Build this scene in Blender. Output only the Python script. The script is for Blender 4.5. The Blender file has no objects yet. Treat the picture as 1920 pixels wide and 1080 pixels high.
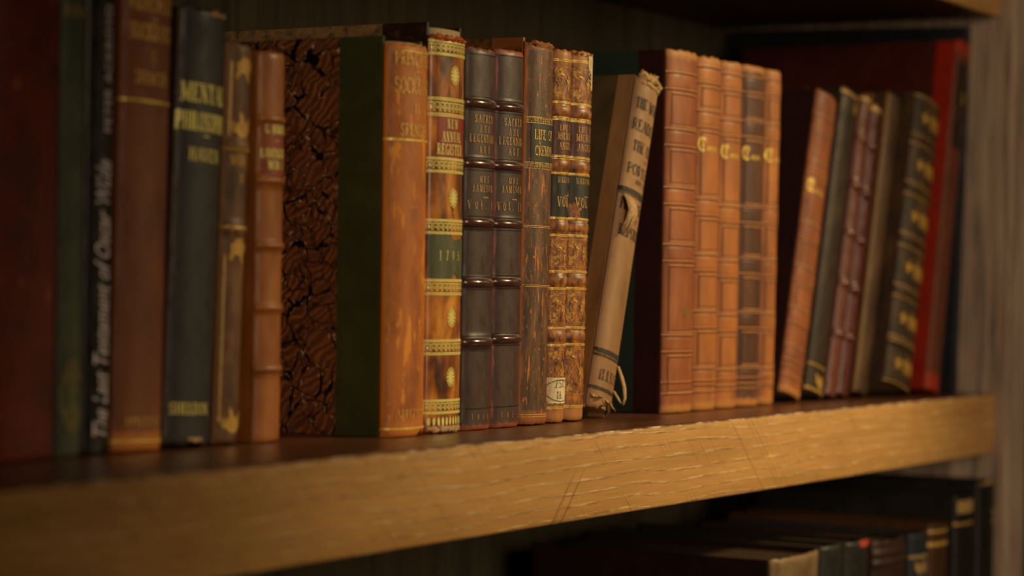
import bpy, bmesh, math, random
from mathutils import Vector, Matrix, noise
pi = math.pi
sc = bpy.context.scene
COL = sc.collection
def S(r, g, b, k=1.0):
    f = lambda c: ((c/255.0)/12.92 if c/255.0 <= .04045 else ((c/255.0+.055)/1.055)**2.4)
    return (min(1, f(r)*k), min(1, f(g)*k), min(1, f(b)*k), 1)

# ------------------------------------------------------------------ camera
cam = bpy.data.cameras.new('camera'); co = bpy.data.objects.new('camera', cam); COL.objects.link(co)
F_PX = 4498.0
cam.sensor_width = 36.0; cam.lens = F_PX/1920*36; cam.clip_start = .05; cam.clip_end = 30
phi, roll, pitch = math.radians(59.75), .015, -math.atan(9/F_PX)
fw = Vector((math.sin(phi)*math.cos(pitch), math.cos(phi)*math.cos(pitch), math.sin(pitch)))
rt = Vector((math.cos(phi), -math.sin(phi), 0)); up = rt.cross(fw)
rc = rt*math.cos(roll)+up*math.sin(roll); uc = up*math.cos(roll)-rt*math.sin(roll)
m = Matrix((rc, uc, -fw)).transposed().to_4x4(); m.translation = Vector((-1.1202, -.6518, .085))
co.matrix_world = m
cam.dof.use_dof = True; cam.dof.focus_distance = 1.435; cam.dof.aperture_fstop = 4.7
sc.camera = co

# ------------------------------------------------------------------ light
w = bpy.data.worlds.new('world'); sc.world = w; w.use_nodes = True
w.node_tree.nodes['Background'].inputs[0].default_value = S(255, 205, 150)
w.node_tree.nodes['Background'].inputs[1].default_value = .035
def look(o, tgt):
    o.rotation_euler = (Vector(tgt)-o.location).to_track_quat('-Z', 'Y').to_euler()
sp = bpy.data.lights.new('reading_spot', 'SPOT'); so = bpy.data.objects.new('reading_spot', sp); COL.objects.link(so)
so.location = (1.12, -1.18, .76); look(so, (.26, .05, .00))
sp.energy = 200; sp.color = (1, .76, .40); sp.spot_size = math.radians(31.5); sp.spot_blend = 1.0; sp.shadow_soft_size = .06
ar = bpy.data.lights.new('fill_light', 'AREA'); ao = bpy.data.objects.new('fill_light', ar); COL.objects.link(ao)  # broad fill added from the left to lift side faces and the upright
ao.location = (-.75, -1.75, .42); look(ao, (.74, .1, .06)); ar.shape = 'DISK'; ar.size = 1.3; ar.spread = math.radians(44); ar.energy = 4.2; ar.color = (1, .78, .52)
sc.view_settings.view_transform = 'Standard'; sc.view_settings.look = 'None'
sc.view_settings.exposure = -1.12; sc.view_settings.gamma = 1.0; sc.view_settings.use_curve_mapping = False

# ------------------------------------------------------------------ node helpers
class NT:
    def __init__(s, name):
        s.m = bpy.data.materials.new(name); s.m.use_nodes = True; s.t = s.m.node_tree
        s.b = s.t.nodes['Principled BSDF']; s.out = s.t.nodes['Material Output']; s._uv = None
    def n(s, typ, **kw):
        x = s.t.nodes.new('ShaderNode'+typ)
        for k, v in kw.items(): setattr(x, k, v)
        return x
    def l(s, a, b): s.t.links.new(a, b)
    def uv(s, sx=1, sy=1, sz=1, obj=False, off=(0, 0, 0)):
        if s._uv is None: s._uv = s.n('TexCoord')
        mp = s.n('Mapping'); mp.inputs['Scale'].default_value = (sx, sy, sz); mp.inputs['Location'].default_value = off
        s.l(s._uv.outputs['Object' if obj else 'UV'], mp.inputs[0]); return mp.outputs[0]
    def noise(s, v, scale=1, detail=4, rough=.55, dist=0):
        x = s.n('TexNoise'); x.inputs['Scale'].default_value = scale; x.inputs['Detail'].default_value = detail
        x.inputs['Roughness'].default_value = rough; x.inputs['Distortion'].default_value = dist; s.l(v, x.inputs[0]); return x.outputs[0]
    def ramp(s, f, stops):
        x = s.n('ValToRGB'); cr = x.color_ramp
        while len(cr.elements) < len(stops): cr.elements.new(.5)
        for e, (p, c) in zip(cr.elements, stops):
            e.position = p; e.color = c if not isinstance(c, (int, float)) else (c, c, c, 1)
        s.l(f, x.inputs[0]); return x.outputs[0]
    def mix(s, fac, a, b, typ='MIX'):
        x = s.n('MixRGB', blend_type=typ)
        for sock, v in zip(x.inputs, (fac, a, b)):
            if isinstance(v, (int, float)): sock.default_value = v if sock.name == 'Fac' else (v, v, v, 1)
            elif isinstance(v, tuple): sock.default_value = v
            else: s.l(v, sock)
        return x.outputs[0]
    def math(s, op, a, b=0.0, c=0.0):
        x = s.n('Math', operation=op)
        for sock, v in zip(x.inputs, (a, b, c)):
            if isinstance(v, (int, float)): sock.default_value = v
            else: s.l(v, sock)
        return x.outputs[0]
    def sep(s, v):
        x = s.n('SeparateXYZ'); s.l(v, x.inputs[0]); return x.outputs
    def bump(s, h, strength=.3, dist=.0005):
        x = s.n('Bump'); x.inputs['Strength'].default_value = strength; x.inputs['Distance'].default_value = dist
        s.l(h, x.inputs['Height']); s.l(x.outputs[0], s.b.inputs['Normal']); return x
    def fin(s, col, rough=.5, spec=.4, metal=0, coat=0):
        if isinstance(col, tuple): s.b.inputs['Base Color'].default_value = col
        else: s.l(col, s.b.inputs['Base Color'])
        if isinstance(rough, (int, float)): s.b.inputs['Roughness'].default_value = rough
        else: s.l(rough, s.b.inputs['Roughness'])
        s.b.inputs['Specular IOR Level'].default_value = spec; s.b.inputs['Metallic'].default_value = metal
        s.b.inputs['Coat Weight'].default_value = coat; return s.m

def leather(name, stops, scale=60, asp=(1, 1), rough=.5, spec=.4, wear=(), edge=None, ends=None, grain=900, gs=.35, detail=5, cloth=False, coat=0, seed=0, ep=3):
    """stops: ramp for the blotches; wear: list of (colour, scale, threshold, (ax, ay)); edge: (colour, u, softness) rubbed joints"""
    t = NT(name); o = (seed*1.7, seed*2.3, 0)
    c = t.ramp(t.noise(t.uv(scale*asp[0], scale*asp[1], 1, off=o), 1, detail, .6, .3), stops)
    for i, (wc, ws, th, (ax, ay)) in enumerate(wear):
        f = t.noise(t.uv(ws*ax, ws*ay, 1, off=(seed+5.3+i*7, 3.1*i, 0)), 1, 6, .68, .2)
        c = t.mix(t.ramp(f, [(th, 0.0), (th+.05, 1.0)]), c, wc)
    if edge:
        wc, u0, sf = edge[:3]
        x = t.math('MULTIPLY' if len(edge) > 3 else 'ABSOLUTE', t.sep(t.uv(1, 1))[0], -1.0)
        nz = t.noise(t.uv(260, 60, off=(seed, 0, 0)), 1, 5, .7)
        x = t.math('ADD', x, t.math('MULTIPLY', t.math('SUBTRACT', nz, .5), sf*ep))
        mr = t.n('MapRange'); t.l(x, mr.inputs[0]); mr.inputs[1].default_value = u0; mr.inputs[2].default_value = u0+sf
        c = t.mix(mr.outputs[0], c, wc)
    if ends:
        wc, z0, z1, sf = ends
        y = t.sep(t.uv(1, 1))[1]
        nz = t.math('MULTIPLY', t.math('SUBTRACT', t.noise(t.uv(300, 300, off=(seed, 2, 0)), 1, 5, .7), .5), sf*3)
        y = t.math('ADD', y, nz)
        a = t.n('MapRange'); t.l(y, a.inputs[0]); a.inputs[1].default_value = z0+sf; a.inputs[2].default_value = z0
        b_ = t.n('MapRange'); t.l(y, b_.inputs[0]); b_.inputs[1].default_value = z1-sf; b_.inputs[2].default_value = z1
        c = t.mix(t.math('MAXIMUM', a.outputs[0], b_.outputs[0]), c, wc)
    if cloth:
        h = t.mix(.5, t.noise(t.uv(300, 3200), 1, 2), t.noise(t.uv(3200, 300), 1, 2))
    else:
        v = t.n('TexVoronoi'); v.inputs['Scale'].default_value = grain*1.6; t.l(t.uv(1, 1), v.inputs[0])
        h = t.mix(.5, v.outputs['Distance'], t.noise(t.uv(grain*.35, grain*.35), 1, 4))
    big = t.noise(t.uv(90, 45), 1, 3)
    t.bump(t.mix(.25, h, big), gs, .00025)
    return t.fin(c, t.ramp(t.noise(t.uv(150, 90), 1, 3), [(.3, max(.05, rough-.1)), (.7, min(1, rough+.12))]), spec, 0, coat)

def plain(name, col, rough=.6, spec=.3, var=.25, scale=200):
    t = NT(name); d = tuple(x*(1-var) for x in col[:3])+(1,)
    c = t.ramp(t.noise(t.uv(scale, scale), 1, 4), [(.35, d), (.65, col)])
    return t.fin(c, rough, spec)

def gilt(name, col, worn=.45, metal=.45, rough=.38, scale=420):
    t = NT(name)
    t.fin(t.ramp(t.noise(t.uv(700, 700), 1, 3), [(.35, tuple(x*.8 for x in col[:3])+(1,)), (.6, col)]), rough, .5, metal)
    tr = t.n('BsdfTransparent'); mx = t.n('MixShader')
    f = t.ramp(t.noise(t.uv(scale, scale), 1, 5, .7), [(worn-.06, 1.0), (worn+.06, 0.0)])
    t.l(f, mx.inputs[0]); t.l(t.b.outputs[0], mx.inputs[1]); t.l(tr.outputs[0], mx.inputs[2]); t.l(mx.outputs[0], t.out.inputs[0])
    return t.m

def pages(name, col):
    t = NT(name)
    c = t.ramp(t.noise(t.uv(2500, 12), 1, 3), [(.3, tuple(x*.55 for x in col[:3])+(1,)), (.7, col)])
    return t.fin(c, .85, .2)

def marbled(name, base, stripe, vein, fleck, scale=62, seed=0):
    t = NT(name); v0 = t.uv(1, 1, off=(seed, seed*.7, 0))
    nd = t.n('TexNoise'); nd.inputs['Scale'].default_value = 55; nd.inputs['Detail'].default_value = 4; t.l(v0, nd.inputs[0])
    vm = t.n('VectorMath', operation='MULTIPLY_ADD'); t.l(nd.outputs[1], vm.inputs[0]); vm.inputs[1].default_value = (.016, .016, 0); t.l(v0, vm.inputs[2])
    wv = vm.outputs[0]
    vo = t.n('TexVoronoi', feature='DISTANCE_TO_EDGE'); vo.inputs['Scale'].default_value = scale; t.l(wv, vo.inputs[0])
    f1 = t.n('TexVoronoi', feature='F1'); f1.inputs['Scale'].default_value = scale; t.l(wv, f1.inputs[0])
    wa = t.n('TexWave', wave_type='BANDS', bands_direction='DIAGONAL'); wa.inputs['Scale'].default_value = 105; wa.inputs['Distortion'].default_value = 11
    wa.inputs['Detail'].default_value = 1; wa.inputs['Detail Scale'].default_value = .35; t.l(wv, wa.inputs[0])
    c = t.ramp(wa.outputs[1], [(.15, tuple(q*.75 for q in stripe[:3])+(1,)), (.5, stripe), (.85, base)])
    c = t.mix(t.ramp(t.noise(v0, 40, 3), [(.4, 0.0), (.65, .55)]), c, stripe)
    c = t.mix(t.ramp(f1.outputs['Distance'], [(.3, 0.0), (.75, .5)]), c, stripe)
    v2 = t.n('TexVoronoi', feature='DISTANCE_TO_EDGE'); v2.inputs['Scale'].default_value = scale*1.7; t.l(wv, v2.inputs[0])
    c = t.mix(t.math('MULTIPLY', t.ramp(v2.outputs['Distance'], [(.0, .9), (.09, 0.0)]), t.ramp(t.noise(v0, 34, 2), [(.46, 0.0), (.54, 1.0)])), c, vein)
    wid = t.math('MULTIPLY', t.ramp(t.noise(v0, 60, 4, .6), [(.48, 0.0), (.8, 1.0)]), .13)
    d = t.math('SUBTRACT', vo.outputs['Distance'], wid)
    c = t.mix(t.ramp(d, [(0.0, 1.0), (.02, 0.0)]), c, vein)
    fl = t.math('MULTIPLY', t.ramp(d, [(0.0, 0.0), (.02, 1.0), (.055, 1.0), (.075, 0.0)]), t.ramp(t.noise(v0, 230, 4, .7), [(.57, 0.0), (.63, 1.0)]))
    c = t.mix(fl, c, fleck)
    t.bump(t.noise(v0, 900, 3), .1, .0003)
    return t.fin(c, .55, .3)

def mottled(name, stops, scale=160, rough=.7):
    t = NT(name)
    return t.fin(t.ramp(t.noise(t.uv(scale, scale), 1, 5, .65, .8), stops), rough, .25)

# ------------------------------------------------------------------ mesh helpers
def link(name, me, parent=None, mats=()):
    o = bpy.data.objects.new(name, me); COL.objects.link(o)
    for mm in mats: me.materials.append(mm)
    if parent is not None: o.parent = parent
    return o
def tag(o, label=None, cat=None, group=None, kind=None):
    if label: o['label'] = label
    if cat: o['category'] = cat
    if group: o['group'] = group
    if kind: o['kind'] = kind
    return o
def planar_uv(bm, faces=None):
    uvl = bm.loops.layers.uv.verify()
    for f in (faces or bm.faces):
        n = f.normal; ax = max(range(3), key=lambda i: abs(n[i]))
        for l in f.loops:
            p = l.vert.co
            l[uvl].uv = (p.y, p.z) if ax == 0 else ((p.x, p.z) if ax == 1 else (p.x, p.y))
def box(name, a, b, mat, parent=None, bev=0, split=None, jit=0, seg=2):
    """a solid box from corner a to corner b; split=(y, second material) gives the board its leather strip next to the spine"""
    bm = bmesh.new(); r = bmesh.ops.create_cube(bm, size=1)
    for v in bm.verts: v.co = Vector([(a[i]+b[i])/2+v.co[i]*(b[i]-a[i]) for i in range(3)])
    if bev: bmesh.ops.bevel(bm, geom=bm.edges[:], offset=bev, segments=seg, affect='EDGES', profile=.5)
    mats = [mat]
    if split:
        mats.append(split[1])
        bmesh.ops.bisect_plane(bm, geom=bm.verts[:]+bm.edges[:]+bm.faces[:], plane_co=(0, split[0], 0), plane_no=(0, 1, 0))
        for f in bm.faces: f.material_index = 1 if f.calc_center_median().y < split[0] else 0
    if jit:
        bmesh.ops.subdivide_edges(bm, edges=[e for e in bm.edges if e.calc_length() > .02], cuts=24, use_grid_fill=True)
        for v in bm.verts:
            v.co += noise.noise_vector(v.co*180)*jit
    bm.normal_update(); planar_uv(bm)
    me = bpy.data.meshes.new(name); bm.to_mesh(me); bm.free()
    return link(name, me, parent, mats)

# ------------------------------------------------------------------ book geometry
class Book:
    """local frame: x from -T (left board) to 0 (right board, the foot it leans on), y = 0 at the joint, +y into the shelf"""
    def __init__(s, name, label, group, pos, T, H, D, b, lean=0, bands=(), tip=0, seed=1, flat=1.0, bp=2):
        s.bp = bp
        s.T, s.H, s.D, s.b, s.bands, s.seed, s.flat = T, H, D, b, bands, seed, flat
        s.rnd = random.Random(seed)
        s.e = bpy.data.objects.new(name, None); COL.objects.link(s.e); s.e.empty_display_size = .02
        s.e.location = pos; s.e.rotation_euler = (tip, math.radians(lean), 0)
        tag(s.e, label, 'book', group)
        N = 240; s.tab = []; u = 0; px = None
        for i in range(N+1):
            t = -pi/2+pi*i/N; x, y = s.arc(t)
            if px is not None: u += math.hypot(x-px[0], y-px[1])
            px = (x, y); s.tab.append((u, t))
        s.L = u
    def arc(s, t):
        q = math.cos(t)**s.flat if math.cos(t) > 0 else 0
        return -s.T/2+s.T/2*math.sin(t), -s.b*q
    def t_of(s, u):
        u += s.L/2
        if u <= 0: return -pi/2
        if u >= s.L: return pi/2
        lo, hi = 0, len(s.tab)-1
        while hi-lo > 1:
            k = (lo+hi)//2
            if s.tab[k][0] < u: lo = k
            else: hi = k
        a, b = s.tab[lo], s.tab[hi]; f = (u-a[0])/max(1e-9, b[0]-a[0]); return a[1]+(b[1]-a[1])*f
    def off(s, z):
        o = 0
        for zb, hw, h in s.bands:
            d = abs(z-zb)/hw
            if d < 1: o = max(o, h*(1-d**s.bp)**.6)
        for e in (z, s.H-z):
            if e < .003: o -= .0012*((.003-max(e, 0))/.003)**2
        return o
    def surf(s, u, z, eps=0):
        t = s.t_of(u); x, y = s.arc(t); x2, y2 = s.arc(min(pi/2, t+.01)); x1, y1 = s.arc(max(-pi/2, t-.01))
        n = Vector((y2-y1, -(x2-x1), 0)); n.normalize()
        k = s.off(z)*max(0, math.cos(t))**.4+eps
        return Vector((x, y, z))+n*k
    def spine(s, mat, ragt=.0004, ragb=.0003, th=.0013, name='spine', notch=()):
        zs = set(); n = int(s.H/.004)
        for i in range(n+1): zs.add(round(s.H*i/n, 5))
        for e in (.0007, .0015, .0025): zs.add(e); zs.add(s.H-e)
        for zb, hw, h in s.bands:
            for k in range(-6, 7): zs.add(round(zb+hw*k/6, 5))
        zs = sorted(zs); zs = [z for i, z in enumerate(zs) if i == 0 or z-zs[i-1] > 1e-4]; NU = 30
        bm = bmesh.new(); uvl = bm.loops.layers.uv.verify(); uvv = {}
        rows = []
        for z in zs:
            ro, ri = [], []
            for i in range(NU+1):
                u = -s.L/2+s.L*i/NU; p = s.surf(u, z); dz = 0
                if z > s.H-.006: dz = noise.noise(Vector((u*260, s.seed*3.1, 0)))*ragt*2*(z-s.H+.006)/.006
                if z < .005: dz = abs(noise.noise(Vector((u*260, s.seed*3.1, 7))))*ragb*2*(.005-z)/.005
                for (u0, wn, dep, top) in notch:
                    g = max(0, 1-abs(u-u0)/wn)*dep
                    if top and z > s.H-dep*1.5: dz -= g*(z-s.H+dep*1.5)/(dep*1.5)
                    if not top and z < dep*1.5: dz += g*(dep*1.5-z)/(dep*1.5)
                p.z += dz
                q = s.surf(u, min(max(z, 0), s.H), -th); q.z = p.z
                a = bm.verts.new(p); b = bm.verts.new(q); uvv[a] = uvv[b] = (u, p.z); ro.append(a); ri.append(b)
            rows.append((ro, ri))
        for (a, ai), (b, bi) in zip(rows, rows[1:]):
            for i in range(NU):
                bm.faces.new((a[i], a[i+1], b[i+1], b[i])); bm.faces.new((ai[i+1], ai[i], bi[i], bi[i+1]))
            bm.faces.new((a[0], b[0], bi[0], ai[0])); bm.faces.new((b[NU], a[NU], ai[NU], bi[NU]))
        for (a, ai), fl in ((rows[0], 0), (rows[-1], 1)):
            for i in range(NU):
                q = (a[i], ai[i], ai[i+1], a[i+1]); bm.faces.new(q if not fl else q[::-1])
        for f in bm.faces:
            f.smooth = True
            for l in f.loops: l[uvl].uv = uvv[l.vert]
        me = bpy.data.meshes.new(name); bm.to_mesh(me); bm.free()
        return link(name, me, s.e, [mat])
    def body(s, cover, strip_mat=None, strip=.018, page=None, square=.003, th=.0026, right=None, jit=0, Hb=None, board_name='cover_board'):
        T, H, D = s.T, Hb or s.H, s.D; sp = (strip, strip_mat) if strip_mat else None
        y0 = .0002
        l = box(board_name, (-T, y0, 0), (-T+th, D, H-.0005), cover, s.e, .0006, sp, jit)
        r = box(board_name, (-th, y0, 0), (0, D, H-.0005), right or cover, s.e, .0006, sp, jit)
        if square < 0: return
        # page block: rounded at the spine, hollow at the fore edge
        bm = bmesh.new(); ring = []
        a = T/2-th-.0002; bb = max(.001, s.b-.0016)
        for i in range(17):
            t = -pi/2+pi*i/16; ring.append((-T/2+a*math.sin(t), .001-bb*max(0, math.cos(t))))
        yf = D-square
        for i in range(9):
            t = pi/2-pi*i/8; ring.append((-T/2+a*math.sin(t), yf-.004*math.cos(t)))
        lo = [bm.verts.new((x, y, square)) for x, y in ring]; hi = [bm.verts.new((x, y, H-square-.0005)) for x, y in ring]
        bm.faces.new(lo[::-1]); bm.faces.new(hi); n = len(ring)
        for i in range(n): bm.faces.new((lo[i], lo[(i+1) % n], hi[(i+1) % n], hi[i]))
        bmesh.ops.recalc_face_normals(bm, faces=bm.faces[:]); bm.normal_update(); planar_uv(bm)
        me = bpy.data.meshes.new('page_block'); bm.to_mesh(me); bm.free()
        link('page_block', me, s.e, [page or M['page']])
        return l, r
    def patch(s, name, mat, u0, u1, z0, z1, rag=.0006, holes=(), eps=.00025, step=.0007, label=None):
        """a thin leather or paper label pasted on the spine, with ragged edges and torn-out holes"""
        bm = bmesh.new(); uvl = bm.loops.layers.uv.verify()
        nu = max(2, int((u1-u0)/step)); nz = max(2, int((z1-z0)/step)); vs = {}
        def P(i, j):
            if (i, j) not in vs:
                u = u0+(u1-u0)*i/nu; z = z0+(z1-z0)*j/nz
                if i in (0, nu): u += noise.noise(Vector((z*600, s.seed, i)))*rag
                if j in (0, nz): z += noise.noise(Vector((u*600, s.seed, j+3)))*rag
                v = bm.verts.new(s.surf(u, z, eps)); vs[(i, j)] = (v, (u, z))
            return vs[(i, j)]
        for i in range(nu):
            for j in range(nz):
                u = u0+(u1-u0)*(i+.5)/nu; z = z0+(z1-z0)*(j+.5)/nz
                if any(((u-hu)/ru)**2+((z-hz)/rz)**2+noise.noise(Vector((u*500, z*500, 1)))*.9 < 1 for hu, hz, ru, rz in holes): continue
                q = [P(i, j), P(i+1, j), P(i+1, j+1), P(i, j+1)]
                f = bm.faces.new([x[0] for x in q]); f.smooth = True
                for l, x in zip(f.loops, q): l[uvl].uv = x[1]
        me = bpy.data.meshes.new(name); bm.to_mesh(me); bm.free()
        o = link(name, me, s.e, [mat])
        if label: o['label'] = label
        return o
    def tool(s): return Tool(s)

class Tool:
    """collects strokes and shapes in the spine's own (u, z) metres and lays them on its curved surface as one mesh"""
    def __init__(s, bk, eps=.0004): s.bk = bk; s.q = []; s.eps = eps
    def stroke(s, pts, w, closed=False):
        if closed: pts = list(pts)+[pts[0]]
        for (x0, y0), (x1, y1) in zip(pts, pts[1:]):
            L = math.hypot(x1-x0, y1-y0)
            if L < 1e-6: continue
            nx, ny = -(y1-y0)/L*w/2, (x1-x0)/L*w/2; ex, ey = (x1-x0)/L*w*.25, (y1-y0)/L*w*.25
            k = max(1, int(abs(x1-x0)/.0015+.5))
            for i in range(k):
                a, b = i/k, (i+1)/k
                ax, ay = x0+(x1-x0)*a-(ex if i == 0 else 0), y0+(y1-y0)*a-(ey if i == 0 else 0)
                bx, by = x0+(x1-x0)*b+(ex if i == k-1 else 0), y0+(y1-y0)*b+(ey if i == k-1 else 0)
                s.q.append([(ax-nx, ay-ny), (bx-nx, by-ny), (bx+nx, by+ny), (ax+nx, ay+ny)])
    def poly(s, pts):
        cx = sum(p[0] for p in pts)/len(pts); cy = sum(p[1] for p in pts)/len(pts)
        for a, b in zip(pts, pts[1:]+pts[:1]): s.q.append([(cx, cy), a, b])
    def oval(s, cx, cy, rx, ry, n=14, rot=0):
        c, d = math.cos(rot), math.sin(rot)
        s.poly([(cx+rx*math.cos(k*2*pi/n)*c-ry*math.sin(k*2*pi/n)*d, cy+rx*math.cos(k*2*pi/n)*d+ry*math.sin(k*2*pi/n)*c) for k in range(n)])
    def line(s, z, w=.0005, u0=None, u1=None):
        L = s.bk.L/2-.001; s.stroke([(-L if u0 is None else u0, z), (L if u1 is None else u1, z)], w)
    def text(s, txt, z, h, u=0, sx=1.0, bold=1.0, gap=.16, centre=True, W=None):
        if W: sx = W/(h*(sum(GL[c][0] if c in GL else .5 for c in txt)+gap*(len(txt)-1)))
        ws = [(GL[c][0] if c in GL else .5)*sx*h for c in txt]; g = gap*h*sx
        x = u-(sum(ws)+g*(len(ws)-1))/2 if centre else u
        for c, wd in zip(txt, ws):
            if c in GL:
                for tw, pts in GL[c][1]:
                    pp = [(x+px*h*sx, z+py*h) for px, py in pts]
                    s.stroke(pp, tw*h*bold*.9)
                    if len(pts) == 2 and abs(pts[0][1]-pts[1][1]) > .55:
                        for px, py in pts:
                            if py in (0, 1): s.stroke([(x+(px-.15)*h*sx, z+py*h), (x+(px+.15)*h*sx, z+py*h)], .06*h)
            x += wd+g
    def font(s, txt, size, u=0, z=0, vertical=False, shear=0, sx=1.0, space=1.0, bold=0.0):
        cu = bpy.data.curves.new('lettering', 'FONT'); cu.body = txt; cu.size = size; cu.shear = shear; cu.resolution_u = 3
        cu.space_character = space; cu.offset = bold
        to = bpy.data.objects.new('lettering', cu); COL.objects.link(to)
        dg = bpy.context.evaluated_depsgraph_get(); dg.update(); me = bpy.data.meshes.new_from_object(to.evaluated_get(dg))
        bpy.data.objects.remove(to)
        me.calc_loop_triangles()
        for t in me.loop_triangles:
            pts = [(me.vertices[i].co.x*sx, me.vertices[i].co.y) for i in t.vertices]
            if vertical: pts = [(u-y, z+x) for x, y in pts]
            else: pts = [(u+x, z+y) for x, y in pts]
            s.q.append(pts)
    def build(s, name, mat, label=None, parent=None):
        bm = bmesh.new(); uvl = bm.loops.layers.uv.verify()
        for q in s.q:
            vs = [bm.verts.new(s.bk.surf(u, z, s.eps)) for u, z in q]
            try: f = bm.faces.new(vs)
            except ValueError: continue
            f.smooth = True
            for l, (u, z) in zip(f.loops, q): l[uvl].uv = (u, z)
        me = bpy.data.meshes.new(name); bm.to_mesh(me); bm.free()
        o = link(name, me, parent or s.bk.e, [mat])
        if label: o['label'] = label
        return o
    # ornaments
    def key(s, z0, z1, n=9, w=.0006):
        L = s.bk.L/2-.0012; p = 2*L/n; h = z1-z0
        for i in range(n):
            x = -L+p*i
            s.stroke([(x, z0), (x, z1), (x+.72*p, z1), (x+.72*p, z0+.3*h), (x+.34*p, z0+.3*h), (x+.34*p, z0+.62*h)], w)
            s.stroke([(x+.72*p, z0+.02*h), (x+p, z0+.02*h)], w)
    def rosette(s, u, z, rx, ry):
        for k in range(12):
            a = k*pi/6; s.oval(u+rx*.62*math.cos(a), z+ry*.62*math.sin(a), ry*.36, ry*.13, 8, math.atan2(ry*math.sin(a), rx*math.cos(a)))
        s.oval(u, z, rx*.3, ry*.3, 10)
        s.stroke([(u+rx*math.cos(k*pi/12), z+ry*math.sin(k*pi/12)) for k in range(25)], .0004)
    def leaf(s, u, z, L, ang, wd=.35, n=9):
        c, d = math.cos(ang), math.sin(ang); up_, lo_ = [], []
        for i in range(n+1):
            f = i/n; w_ = math.sin(pi*f**.8)*wd*L*(1+.35*math.sin(f*16)); bnd = .25*L*f*f
            for sg, lst in ((1, up_), (-1, lo_)):
                x = f*L; y = sg*w_*.5+bnd; lst.append((u+x*c-y*d, z+x*d+y*c))
        s.poly(up_+lo_[::-1])
    def scroll(s, u, z, r, ang=0, turn=1, w=.0004, n=16):
        s.stroke([(u+r*(1-.75*k/n)*math.cos(ang+turn*k/n*4.4), z+r*(1-.75*k/n)*math.sin(ang+turn*k/n*4.4)) for k in range(n+1)], w)

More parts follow.
